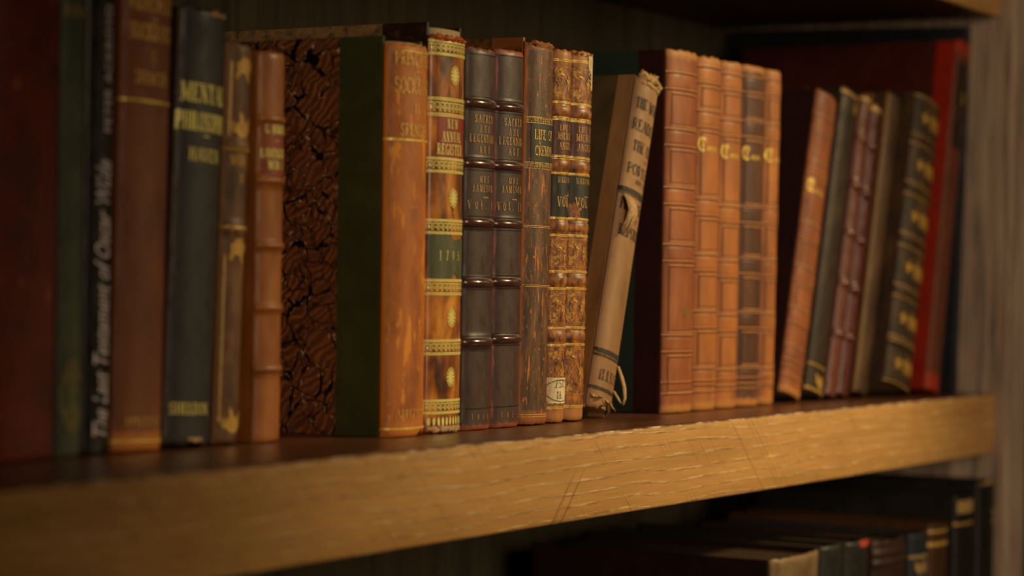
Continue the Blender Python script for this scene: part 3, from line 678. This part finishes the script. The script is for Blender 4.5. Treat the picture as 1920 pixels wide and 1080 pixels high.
# 10, 11 Sacred and Legendary Art
def dark_morocco(seed):
    return leather('dark_morocco_%d' % seed, [(.3, S(54, 36, 31)), (.55, S(70, 48, 41)), (.75, S(82, 58, 50))], 30, (1, .5), .46, .5,
        wear=[(S(168, 82, 50), 170, .71, (1, .6))], edge=(S(150, 62, 44), .03 if seed == 10 else .0158, .0005, 'left joint'), ends=(S(150, 82, 56), .0018, .2195, .002), grain=1500, gs=.4, seed=seed, ep=16)
def sacred(name_label, pos, T, H, rows, trows, seed, lean=0, date=True):
    Bk = Book('book', name_label, 'two dark volumes of Sacred and Legendary Art', pos, T, H, .155, .0062, lean, bands=[(z, .0023, .0017) for z in rows], seed=seed)
    Bk.spine(dark_morocco(seed), .0005, .0003); Bk.body(M['corner9'], None)
    for z in rows: Bk.patch('raised_band', M['band_leather'], -Bk.L/2+.001, Bk.L/2-.0008, z-.0021, z+.0021, .0002, eps=.00015)
    t = Bk.tool()
    for txt, z, h, sx, gp in zip(('SACRED', 'AND', 'LEGENDARY', 'ART', 'MRS', 'JAMESON', 'VOL. I' if date else 'VOL. II'), trows, (.0042, .0037, .0042, .0040, .0034, .0038, .0046), (.0185, .0105, .0255, .0105, .0095, .0205, .0235), (.45, .8, .35, .9, .6, .45, 1.2)):
        t.text(txt, z, h, -.0012-(.0015 if txt[0] == 'V' else 0), bold=.72, gap=gp, W=sx)
    t.line(trows[7], .0005, -.0022, .0028)
    t.text('1848' if date else '1850', .0062, .0030, -.001, bold=.7, gap=2, W=.017)
    t.build('title_lettering', M['gold_mid'])
    f = Bk.tool(); Lh = Bk.L/2
    for z in rows:
        for d in (-.0036, .0036): f.line(z+d, .0004)
    for z in (.0125, H-.0035): f.line(z, .0004)
    f.build('blind_rules', M['blind'])
    return Bk
M['gold_mid'] = gilt('fine_gold_lettering', S(222, 172, 96), .42, .2, .42)
M['band_leather'] = leather('glossy_maroon_band', [(.3, S(66, 38, 32)), (.6, S(88, 54, 46)), (.75, S(130, 84, 66))], 150, (.6, 1), .24, .7, gs=.15, seed=66, coat=.5)
M['blind'] = plain('dark_tooled_line', S(34, 22, 20), .4, .5, .2)
sacred('dark brown morocco volume, left one of the pair, touching the gilt fret-banded book', (.0818, .0648, .0002), .0327, .2195,
    [0.1879, 0.1531, 0.1194, 0.0847, 0.0506], [0.1769, 0.1714, 0.1656, 0.1592, 0.1426, 0.1371, 0.1273, 0.1339], 10)
sacred('dark brown morocco volume, right one of the pair, beside the scuffed brown calf book', (.1149, .0648, .0002), .0324, .2215,
    [0.1877, 0.1534, 0.1194, 0.0856, 0.0520], [0.1771, 0.1715, 0.1659, 0.1600, 0.1431, 0.1378, 0.1274, 0.1339], 11, 0, False)
# 12 Life of
M['calf12'] = leather('scuffed_brown_calf', [(.3, S(52, 36, 24)), (.5, S(88, 60, 38)), (.7, S(126, 86, 52))], 80, (2.2, .35), .5, .45,
    wear=[(S(205, 118, 42), 170, .585, (2.4, .26)), (S(214, 124, 50), 420, .6, (1.3, .5)), (S(60, 40, 30), 60, .64, (1.5, .3))],
    edge=(S(200, 112, 44), .0158, .0010), ends=(S(150, 88, 44), .006, .2265, .003), gs=.4, seed=12)
M['side12'] = leather('brown_calf_side', [(.3, S(48, 30, 18)), (.5, S(120, 76, 38)), (.75, S(166, 108, 56))], 130, (1, 1), .6, .35, seed=32)
M['lab12'] = leather('black_green_label', [(.3, S(40, 42, 34)), (.7, S(66, 66, 52))], 80, (2, .3), .5, .4, wear=[(S(150, 92, 46), 150, .67, (2.5, .3))], seed=42)
B = Book('book', 'scuffed brown calf volume titled Life of, with a worn dark label', G0, (.1484, .0650, .0002), .0325, .2285, .16, .0068, .6, seed=12)
B.spine(M['calf12'], .0010, .0006, notch=((-.012, .006, .002, True), (.015, .006, .002, True))); B.body(M['side12'], M['calf12'], .022, Hb=.2320)
B.patch('title_label', M['lab12'], -B.L/2+.006, B.L/2-.002, 0.1538, 0.1844, .0006)
t = B.tool(); t.text('LIFE OF', 0.1710, .0056, -.0002, bold=.9, W=.0205); t.text('A', 0.1681, .0020, -.006, 1); t.text('CREMON', 0.1614, .0056, 0, bold=.9, W=.0195)
t.build('title_lettering', M['gold_worn'])
t = B.tool(); t.key(0.1812, 0.1835, 14, .0003); t.key(0.1541, 0.1563, 14, .0003)
for z in (0.1841, 0.1806, 0.1570, 0.1534, 0.1191, 0.1182, 0.0836, 0.0827, 0.0062, 0.0049): t.line(z, .00035)
t.build('gilt_rules', M['gold_worn'])
tuft(B, 'torn_head', M['fray_brown'], -.012, .014, B.H-.0025, 9, .003, 15, spread=.001); crumple(B, 'crushed_headcap', M['fray_brown'], -B.L/2+.003, B.L/2-.003, B.H-.0004, .0011, 3, .8)
# 13, 14 Life of Michael Angelo
def calf_ma(seed): return leather('gilt_tan_calf_%d' % seed, [(.32, S(70, 40, 22)), (.46, S(124, 74, 36)), (.58, S(170, 106, 48)), (.74, S(206, 140, 70))], 190, (1.2, .8), .45, .45,
        wear=[(S(84, 46, 26), 130, .62, (1, .6)), (S(212, 150, 82), 260, .66, (1, .7))], ends=(S(176, 116, 60), .006, .222, .004), gs=.35, seed=seed)
M['lab_m'] = leather('maroon_label', [(.3, S(74, 38, 36)), (.7, S(98, 52, 44))], 80, (1.5, .4), .45, .4, seed=53, gs=.15)
M['lab_k'] = leather('black_label', [(.3, S(34, 34, 30)), (.7, S(54, 52, 44))], 80, (1.5, .4), .45, .4, seed=54, gs=.15)
M['shelfmark'] = plain('shelfmark_paper', S(232, 212, 170), .75, .2, .18, 500)
M['greenink'] = gilt('green_print', S(86, 104, 62), .35, 0, .7)
M['gold_ma'] = gilt('dulled_gilt_tooling', S(205, 152, 70), .47, .2, .5)
def angelo(label, pos, T, H, seed, lean, holes, c, mark):
    rows = [0.1902, 0.1573, 0.1195, 0.0869, 0.0524]
    Bk = Book('book', label, 'two gilt volumes of the Life of Michael Angelo', pos, T, H, .155, .0072, lean, bands=[(z, .0030, .0008) for z in rows], seed=seed)
    Bk.spine(calf_ma(seed), .0008, .0005); Bk.body(M['side12'], None); L = Bk.L/2
    Bk.patch('title_label', M['lab_m'], -L+.001, L-.0008, 0.1613, 0.1859, .0004, label='maroon title label')
    Bk.patch('volume_label', M['lab_k'], -L+.001, L-.0008, 0.1248, 0.1514, .0005, holes, label='torn black volume label')
    s_ = T/.0264
    t = Bk.tool(); t.text('LIFE OF', 0.1780, .0038, 0, bold=.8, gap=.3, W=.0165*s_); t.text('MICHAEL', 0.1728, .0042, 0, bold=.8, gap=.28, W=.020*s_); t.text('ANGELO', 0.1669, .0040, 0, bold=.8, gap=.3, W=.0175*s_)
    t.text('HARFORD', 0.1465, .0032, 0, bold=.8, gap=.4, W=.0185*s_); t.line(0.1386, .0004, -.001, .004); t.text('VOL', 0.1320, .0056, -.003*s_, bold=.85, gap=.3, W=.0125*s_)
    t.build('title_lettering', M['gold_mid'])
    t = Bk.tool()
    for z in rows:
        for d in (.0048, .0056, -.0048, -.0056): t.line(z+d, .0005)
    for z in (.0085, .0095, H-.006, H-.007, 0.1610, 0.1863, 0.1245, 0.1518): t.line(z, .00045)
    t.build('gilt_rules', M['gold'])
    t = Bk.tool()
    panels = [(0.1931, 0.2214), (0.0905, 0.1162), (0.0562, 0.0833), (.012, 0.0487)]
    for za, zb in panels:
        za += .0055; zb -= .0055; h = zb-za
        for sx in (-1, 1):
            cu = sx*(L-.0035)
            for zz, up_ in ((za, 1), (zb, -1)):
                for a in (.2, .75, 1.3): t.leaf(cu, zz, .0060 if a != .75 else .0088, (a if up_ > 0 else -a) if sx < 0 else (pi-a if up_ > 0 else pi+a), .42)
                t.scroll(cu-sx*.0045, zz+up_*.004, .0022, 0, sx)
        for k in range(5): t.oval(0, za+h*(.3+.1*k), .0009+.0006*(k == 2), .0016, 8)
        for a in range(4): t.leaf(0, (za+zb)/2, .0035, a*pi/2+.6, .4)
        t.stroke([(-L+.0018, za-.001), (L-.0018, za-.001), (L-.0018, zb+.001), (-L+.0018, zb+.001)], .0004, True)
        for a in range(3):
            for zz, q in ((za+.009, 1), (zb-.009, -1)): t.stroke([(-L+.003+a*.0022+.0012*math.sin(k*.6), zz+q*k*.0006) for k in range(8)], .0004)
        t.scroll(-L+.004, (za+zb)/2, .0016); t.scroll(L-.004, (za+zb)/2, .0016)
    t.build('gilt_ornament', M['gold_ma'])
    if mark:
        pts = [(-L+.0015, 0.0284), (-L+.0015, 0.0121), ]
        p = Bk.patch('shelfmark_label', M['shelfmark'], -L+.0012, L-.001, 0.0117, 0.0274, .0006, [(-L+.001, 0.0274, .0022, .003), (-L+.001, 0.0117, .0022, .003), (L, 0.0117, .006, .003), (L, 0.0274, .003, .003)], .0006, label='white paper shelfmark label with green border')
        t = Tool(Bk, .0009); t.text('751.', 0.0215, .0042, -.0015, bold=.8, W=.010); t.text('H.', 0.0147, .0042, -.002, bold=.8, W=.005); t.build('shelfmark_lettering', M['ink'], 'black handwritten shelfmark')
        t = Tool(Bk, .0009); zc = (0.0196); t.stroke([(-.001+(L-.0022)*math.cos(a*pi/10), zc+.0066*math.sin(a*pi/10)) for a in range(21)], .0005); t.build('label_border', M['greenink'])
    return Bk
angelo('gilt tan calf volume with a white paper shelfmark near its foot', (.1703, .0665, .0002), .0205, .2275, 13, .95, [(.0065, 0.1355, .0045, .0085)], 1080, True)
Bm = angelo('gilt tan calf volume with a pale torn patch at its head', (.1954, .0665, .0002), .0245, .2285, 14, 1.5, [(-.009, 0.1290, .0055, .0065), (.009, 0.1344, .003, .008)], 1110, False)
Lm = Bm.L/2
Bm.patch('bare_lining', M['page_white'], -.0005, Lm-.0005, Bm.H-.0235, Bm.H-.0008, .0012, [(-.0012, Bm.H-.022, .0045, .012)], .0005, label='pale lining where the leather is torn away')
tuft(Bm, 'torn_head', M['fray_brown'], -Lm+.002, Lm-.004, Bm.H-.003, 9, .0035, 31, spread=.001)
# 15 leaning tan cloth book
M['tan15'] = leather('faded_buff_cloth', [(.25, S(128, 88, 52)), (.5, S(158, 116, 72)), (.75, S(180, 138, 92))], 40, (1, .35), .55, .4,
    wear=[(S(128, 96, 78), 60, .64, (1.5, .3))], edge=(S(172, 138, 112), .0148, .002), cloth=True, gs=.4, seed=15)
M['olive15'] = leather('dull_olive_cloth', [(.3, S(74, 60, 34)), (.7, S(98, 80, 48))], 40, cloth=True, rough=.75, seed=25)
B = Book('book', 'frayed buff cloth book with black lettering leaning against the big red-sided volume', G0, (.2285, .0643, .0002), .0300, .2225, .15, .0068, 16.2, seed=15)
B.spine(M['tan15'], .0014, .002, notch=((.006, .009, .006, False), (-.004, .004, .003, False))); B.body(M['olive15'], M['tan15'], .012)
t = B.tool(); zs15 = [.2005, .186, .1755, .1665, .157]
t.text('THE WORLD', .2000, .0072, .0012, bold=.95, W=.030); t.text('READER', .1855, .0072, -.001, bold=.95, W=.0265); t.text('THE LIFE', .1715, .0070, .0016, bold=.95, W=.026); t.text('OF', .1655, .0028, .004, 1); t.text('PORTER', .1560, .0068, 0, bold=.95, W=.026); t.text('WITH THE', .1505, .003, .003, .8)
t.text('HISTORY', .1315, .0068, -.001, bold=.95, W=.027); t.text('OF', .1255, .0028, .003, 1); t.text('REPUBLIC', .1145, .0068, .001, bold=.95, W=.028); t.text('ILLUS.', .0195, .0064, 0, bold=.9, W=.022)
for z, w_ in ((.1445, .0034), (.1418, .0007), (.0375, .0030), (.0345, .0014), (.0135, .0022)): t.line(z, w_)
t.build('title_lettering', M['ink'], 'black lettering and rules')
L = B.L/2
tuft(B, 'frayed_head', M['fray_tan'], -L+.003, L-.002, B.H-.003, 9, .0035, 41, spread=.0025); crumple(B, 'crushed_headcap', M['fray_tan'], -L+.002, L-.001, B.H-.0006, .0022, 13, .9); crumple(B, 'crushed_headcap', M['fray_pale'], -L+.004, L-.003, B.H-.0042, .0011, 17, .7); tuft(B, 'frayed_head', M['fray_pale'], -L+.006, L-.004, B.H-.003, 5, .0045, 44, spread=.003)
tuft(B, 'frayed_tail', M['fray_tan'], -L+.002, L-.002, .009, 9, .0085, 42, True, .003)
def strip(name, mat, P, wd, parent, th=.0006):
    """a torn ribbon of cloth through the points P"""
    bm = bmesh.new(); rows = []
    for i, (p, w_) in enumerate(zip(P, wd)):
        p = Vector(p); d = Vector((w_, -w_*.3, 0))
        rows.append([bm.verts.new(q) for q in (p-d, p+d, p+d+Vector((0, th, 0)), p-d+Vector((0, th, 0)))])
    for a, b in zip(rows, rows[1:]):
        for k in range(4): bm.faces.new((a[k], a[(k+1) % 4], b[(k+1) % 4], b[k]))
    bm.faces.new(rows[0]); bm.faces.new(rows[-1][::-1])
    for f in bm.faces: f.smooth = True
    bmesh.ops.recalc_face_normals(bm, faces=bm.faces[:]); bm.normal_update(); planar_uv(bm)
    me = bpy.data.meshes.new(name); bm.to_mesh(me); bm.free(); return link(name, mat and me, parent, [mat])
strip('torn_strip', M['fray_pale'], [(-.003, -.0052, .0335), (.001, -.007, .027), (.0035, -.0085, .021), (.0062, -.0085, .015), (.0070, -.0075, .0105)], [.0009, .0015, .0014, .001, .0005], B.e)
strip('torn_strip', M['fray_tan'], [(-.004, -.0052, .017), (0, -.007, .013), (.0025, -.008, .0105)], [.001, .0012, .0005], B.e)
strip('torn_flap', M['fray_pale'], [(-.0268, -.0058, .141), (-.0250, -.0092, .136), (-.0238, -.0108, .130), (-.0252, -.0102, .122), (-.0270, -.0078, .1150)], [.0034, .0046, .0040, .0026, .0016], B.e, .0005)
strip('torn_flap', M['fray_tan'], [(-.022, -.0075, .137), (-.0215, -.0105, .131), (-.0238, -.0115, .124), (-.0262, -.0095, .117)], [.0006, .0012, .0014, .0006], B.e, .0005)
# 16-20 five tan volumes
def vcalf(seed, cols): return leather('smooth_tan_calf_%d' % seed, cols, 34, (1, .4), .52, .4, wear=[(S(96, 54, 32), 55, .63, (1, .6))], edge=(S(150, 84, 50), .0205, .004), ends=(S(180, 120, 60), .004, .2375, .003), gs=.2, seed=seed)
c_tan = [(.25, S(132, 76, 36)), (.5, S(170, 102, 46)), (.75, S(192, 122, 58))]
c_red = [(.25, S(112, 60, 34)), (.5, S(148, 82, 42)), (.75, S(178, 108, 54))]
c_drk = [(.25, S(66, 38, 26)), (.5, S(84, 50, 33)), (.75, S(116, 70, 42))]
M['green_side'] = leather('dark_green_side', [(.3, S(30, 44, 38)), (.7, S(40, 56, 46))], 40, cloth=True, rough=.7, seed=61)
M['maroon_side'] = leather('maroon_leather_side', [(.3, S(44, 18, 17)), (.7, S(54, 22, 20))], 30, rough=.65, spec=.25, seed=62)
M['tool_glint'] = plain('painted_glint_line', S(226, 160, 104), .3, .6, .2); M['tool_dark'] = plain('blind_tool_line', S(92, 48, 26), .5, .3, .2)  # pale strokes are glints beside the blind tooling, painted as colour
G5 = 'set of tan leather volumes with wide flat bands'
def vol(label, x1, T, cols, seed, lean, rows, crow, H=.2405, y=.062, side='maroon_side', strip_=.0195, letter=True, bands_h=.0004, name='book', loc_rows=False):
    Bk = Book('book', label, G5, (x1, y, .0002), T, H, .165, .0068, lean, bands=[(z, .0046, bands_h) for z in rows], seed=seed, bp=5)
    Bk.spine(vcalf(seed, cols), .0006, .0004); Bk.body(M['green_side'], M[side], strip_); L = Bk.L/2
    a = Bk.tool(); b_ = Bk.tool()
    zz = [0.006]+sorted(rows)+[H-.004]
    for z in rows:
        for d in (.0055, -.0055): a.line(z+d-.0004, .0009); b_.line(z+d+.0005, .0006)
    for z in (.0125, .020): a.line(z, .0007); b_.line(z+.0007, .0005)
    for z0, z1 in zip(zz, zz[1:]):
        p, q = z0+.0088, z1-.0088
        if q-p < .012: continue
        a.stroke([(-L+.006, p), (L-.006, p), (L-.006, q), (-L+.006, q)], .0007, True); b_.line(p-.0008, .0006, -L+.006, L-.006); b_.line(q+.0008, .0006, -L+.006, L-.006)
    a.build('blind_tooling', M['tool_dark']); b_.build('tooling_glint_lines', M['tool_glint'])
    if letter:
        t = Bk.tool(); s_ = 1.0; h = .0088; u0 = -L+.0035+h*.36; zc = crow
        t.stroke([(u0+h*.36*math.cos(k*pi/10), zc+h*.5*math.sin(k*pi/10)) for k in range(3, 18)], h*.17)
        t.stroke([(u0-h*.02, zc+h*.46), (u0-h*.02, zc-h*.46)], h*.09); t.stroke([(u0+h*.12, zc+h*.4), (u0+h*.12, zc-h*.2)], h*.08)
        t.stroke([(u0-h*.36, zc+h*.4), (u0-h*.1, zc+h*.56), (u0+h*.3, zc+h*.46), (u0+h*.36, zc+h*.2)], h*.09)
        t.font('enturies', .0062, u0+h*.5, zc-h*.48, False, .15, .62, 1.0, .0001)
        t.build('title_lettering', M['gold'])
    return Bk
v1 = vol('thick tan volume with a dark red and green side, first of the upright tan set', .3432, .0444, c_red, 16, .2, [0.2204, 0.1828, 0.1440, 0.1062, 0.0461], 0, H=.2412, letter=False)
t = v1.tool(); t.text('VOL', 0.0635, .0065, .002, .6); t.build('title_lettering', M['gold_dull'])
vol('tan volume with gilt blackletter capital, touching the thick first one of the set', .3790, .0353, c_tan, 17, .3, [0.2280, 0.1979, 0.1383, 0.1005, 0.0618, 0.0231], 0.1808)
vol('narrow bright tan volume with gilt capital, middle one of the upright tan set', .4130, .0335, c_tan, 18, .5, [0.2259, 0.1941, 0.1344, 0.0965, 0.0590, 0.0211], 0.1778)
vol('darkest brown volume of the upright tan set, with gilt capital', .4500, .0365, c_drk, 19, .9, [0.2267, 0.1954, 0.1349, 0.0989, 0.0606, 0.0216], 0.1784)
vol('last upright volume of the tan set, beside the gap before the leaning books', .4748, .0243, c_tan, 20, 1.3, [0.2278, 0.1955, 0.1353, 0.0978, 0.0596, 0.0203], 0.1789)
# 21-27 leaning books
l2 = vol('tan volume with gilt capital that leans right, away from its upright set', .522, .0358, c_red, 21, 15.4, [.2085, .172, .124, .0905, .058, .030], .1585, H=.2335, y=.061, strip_=.04)
M['dk22'] = leather('dark_brown_calf', [(.3, S(38, 26, 18)), (.6, S(56, 40, 26)), (.8, S(120, 88, 48))], 70, (1, .5), .5, .4, seed=22)
G7 = 'books leaning together at the right end of the shelf'
B = Book('book', 'dark brown book with worn gilt tail, leaning between the tan and the crimson books', G7, (.5575, .0570, .0002), .0325, .2400, .16, .005, 15.2, seed=22)
B.spine(M['dk22'], .001, .001); B.body(M['dk22'])
t = B.tool(); t.leaf(.002, .004, .012, 1.2, .5); t.leaf(.0, .006, .012, 2.0, .5); t.leaf(.006, .232, .01, 4.4, .5); t.line(.003, .0016); t.line(.236, .0016); t.line(.0215, .001)
t.build('gilt_ornament', M['oval'])
def morocco(seed, a, b): return leather('crimson_morocco_%d' % seed, [(.3, a), (.7, b)], 50, (1, .5), .32, .6, gs=.3, seed=seed, coat=.2)
rb = [.2215, .186, .1505, .112, .0745, .038]
B = Book('book', 'thin orange-red morocco book with raised bands, left of the crimson one', G7, (.5768, .0552, .0002), .0183, .2400, .15, .006, 15.1, bands=[(z, .0026, .0018) for z in (.203, .166, .128, .088, .048)], seed=23)
B.spine(morocco(23, S(92, 44, 30), S(116, 62, 42))); B.body(M['dk22'])
t = B.tool(); t.line(.236, .002); t.leaf(0, .238, .006, 4.7, .8); t.build('gilt_ornament', M['oval'])
B = Book('book', 'thin crimson morocco book with raised bands, right of the orange-red one', G7, (.5958, .0538, .0002), .0180, .2340, .15, .006, 15.0, bands=[(z, .0026, .0018) for z in (.198, .160, .122, .083, .045)], seed=24)
B.spine(morocco(24, S(78, 32, 30), S(98, 44, 38))); B.body(M['dk22'])
t = B.tool(); t.line(.229, .003); t.build('gilt_ornament', M['oval'])
M['olv'] = leather('olive_brown_calf', [(.3, S(50, 34, 22)), (.5, S(74, 52, 30)), (.75, S(104, 74, 40))], 60, (1, .5), .5, .4, wear=[(S(82, 42, 34), 60, .58, (1, .5))], edge=(S(142, 104, 52), .0102, .002), seed=25)
B = Book('book', 'olive-brown mottled book leaning just right of the crimson one', G7, (.6215, .0474, .0002), .0242, .2420, .15, .005, 15.0, seed=25)
B.spine(M['olv'], .001, .001); B.body(M['olv'])
M['mot'] = leather('mottled_dark_calf', [(.3, S(38, 27, 20)), (.5, S(60, 43, 30)), (.7, S(96, 68, 36))], 50, (1, .5), .5, .4, wear=[(S(60, 50, 44), 50, .6, (1, .5))], seed=26)
B = Book('book', 'wide dark mottled book with gilt ornaments, leaning left of the tall red one', G7, (.6755, .0345, .0002), .0515, .2375, .165, .008, 14.8, bands=[(z, .003, .0015) for z in (.2, .158, .116, .074, .034)], seed=26)
B.spine(M['mot'], .001, .001); B.body(M['mot'])
t = B.tool()
for z in (.018, .054, .095, .137, .179, .218):
    for u in (-.013, .001, .013):
        for a in range(5): t.leaf(u, z, .0085 if u > -.01 else .006, a*2*pi/5+u*90, .5)
    t.line(z-.016, .0008); t.line(z+.016, .0008)
t.build('gilt_ornament', M['oval'])
M['redtall'] = leather('bright_red_cloth', [(.3, S(60, 20, 12)), (.7, S(78, 26, 16))], 30, rough=.5, cloth=True, seed=27, gs=.2)
M['red_dull'] = leather('brown_red_spine_cloth', [(.3, S(84, 44, 28)), (.5, S(108, 52, 32)), (.75, S(128, 60, 38))], 30, (1, .3), rough=.55, cloth=True, seed=28, ends=(S(160, 50, 24), .010, .283, .006))
B = Book('book', 'tall red cloth book leaning on the black folio near the pale upright', G7, (.7155, .0232, .0002), .0290, .2890, .19, .0045, 12.4, seed=27)
M['red_strip'] = leather('bright_red_joint_cloth', [(.3, S(140, 28, 12)), (.7, S(164, 38, 16))], 30, rough=.5, cloth=True, seed=67, gs=.2)
B.spine(M['red_dull']); B.body(M['redtall'], M['red_strip'], .016); crumple(B, 'rubbed_headcap', M['red_strip'], -B.L/2+.001, B.L/2-.001, B.H-.0006, .0016, 6, .2)
B.patch('title_label', M['dk22'], -B.L/2+.004, B.L/2-.002, .2, .272, .0005); t = B.tool(); t.oval(.001, .243, .004, .006); t.build('gilt_emblem', M['gold_dull'])
M['folio'] = leather('blue_black_cloth', [(.3, S(20, 22, 26)), (.7, S(30, 32, 38))], 40, rough=.6, cloth=True, seed=29)
B = Book('book', 'thin blue-black folio standing flat against the pale bookcase upright', G7, (.7892, .0330, .0003), .0095, .3030, .214, .002, 0, tip=math.radians(0), seed=29)  # height and depth stretched so it also stands in for the upright's shade
B.spine(M['folio']); B.body(M['folio'], th=.002)
B.e.rotation_euler = (math.radians(1.4), 0, 0)

# ------------------------------------------------------------------ the books on the lower shelf
ZS = -.3098
GL_ = 'books on the lower shelf'
def low(label, x0, x1, y, ztop, mat, page='page_low', b=.006, D=.17, seed=70, bands=(), strip=None, cover=None, lean=0):
    Bk = Book('book', label, GL_, (x1, y, ZS), x1-x0-.001, ztop-ZS, D, b, lean, bands=bands, seed=seed)
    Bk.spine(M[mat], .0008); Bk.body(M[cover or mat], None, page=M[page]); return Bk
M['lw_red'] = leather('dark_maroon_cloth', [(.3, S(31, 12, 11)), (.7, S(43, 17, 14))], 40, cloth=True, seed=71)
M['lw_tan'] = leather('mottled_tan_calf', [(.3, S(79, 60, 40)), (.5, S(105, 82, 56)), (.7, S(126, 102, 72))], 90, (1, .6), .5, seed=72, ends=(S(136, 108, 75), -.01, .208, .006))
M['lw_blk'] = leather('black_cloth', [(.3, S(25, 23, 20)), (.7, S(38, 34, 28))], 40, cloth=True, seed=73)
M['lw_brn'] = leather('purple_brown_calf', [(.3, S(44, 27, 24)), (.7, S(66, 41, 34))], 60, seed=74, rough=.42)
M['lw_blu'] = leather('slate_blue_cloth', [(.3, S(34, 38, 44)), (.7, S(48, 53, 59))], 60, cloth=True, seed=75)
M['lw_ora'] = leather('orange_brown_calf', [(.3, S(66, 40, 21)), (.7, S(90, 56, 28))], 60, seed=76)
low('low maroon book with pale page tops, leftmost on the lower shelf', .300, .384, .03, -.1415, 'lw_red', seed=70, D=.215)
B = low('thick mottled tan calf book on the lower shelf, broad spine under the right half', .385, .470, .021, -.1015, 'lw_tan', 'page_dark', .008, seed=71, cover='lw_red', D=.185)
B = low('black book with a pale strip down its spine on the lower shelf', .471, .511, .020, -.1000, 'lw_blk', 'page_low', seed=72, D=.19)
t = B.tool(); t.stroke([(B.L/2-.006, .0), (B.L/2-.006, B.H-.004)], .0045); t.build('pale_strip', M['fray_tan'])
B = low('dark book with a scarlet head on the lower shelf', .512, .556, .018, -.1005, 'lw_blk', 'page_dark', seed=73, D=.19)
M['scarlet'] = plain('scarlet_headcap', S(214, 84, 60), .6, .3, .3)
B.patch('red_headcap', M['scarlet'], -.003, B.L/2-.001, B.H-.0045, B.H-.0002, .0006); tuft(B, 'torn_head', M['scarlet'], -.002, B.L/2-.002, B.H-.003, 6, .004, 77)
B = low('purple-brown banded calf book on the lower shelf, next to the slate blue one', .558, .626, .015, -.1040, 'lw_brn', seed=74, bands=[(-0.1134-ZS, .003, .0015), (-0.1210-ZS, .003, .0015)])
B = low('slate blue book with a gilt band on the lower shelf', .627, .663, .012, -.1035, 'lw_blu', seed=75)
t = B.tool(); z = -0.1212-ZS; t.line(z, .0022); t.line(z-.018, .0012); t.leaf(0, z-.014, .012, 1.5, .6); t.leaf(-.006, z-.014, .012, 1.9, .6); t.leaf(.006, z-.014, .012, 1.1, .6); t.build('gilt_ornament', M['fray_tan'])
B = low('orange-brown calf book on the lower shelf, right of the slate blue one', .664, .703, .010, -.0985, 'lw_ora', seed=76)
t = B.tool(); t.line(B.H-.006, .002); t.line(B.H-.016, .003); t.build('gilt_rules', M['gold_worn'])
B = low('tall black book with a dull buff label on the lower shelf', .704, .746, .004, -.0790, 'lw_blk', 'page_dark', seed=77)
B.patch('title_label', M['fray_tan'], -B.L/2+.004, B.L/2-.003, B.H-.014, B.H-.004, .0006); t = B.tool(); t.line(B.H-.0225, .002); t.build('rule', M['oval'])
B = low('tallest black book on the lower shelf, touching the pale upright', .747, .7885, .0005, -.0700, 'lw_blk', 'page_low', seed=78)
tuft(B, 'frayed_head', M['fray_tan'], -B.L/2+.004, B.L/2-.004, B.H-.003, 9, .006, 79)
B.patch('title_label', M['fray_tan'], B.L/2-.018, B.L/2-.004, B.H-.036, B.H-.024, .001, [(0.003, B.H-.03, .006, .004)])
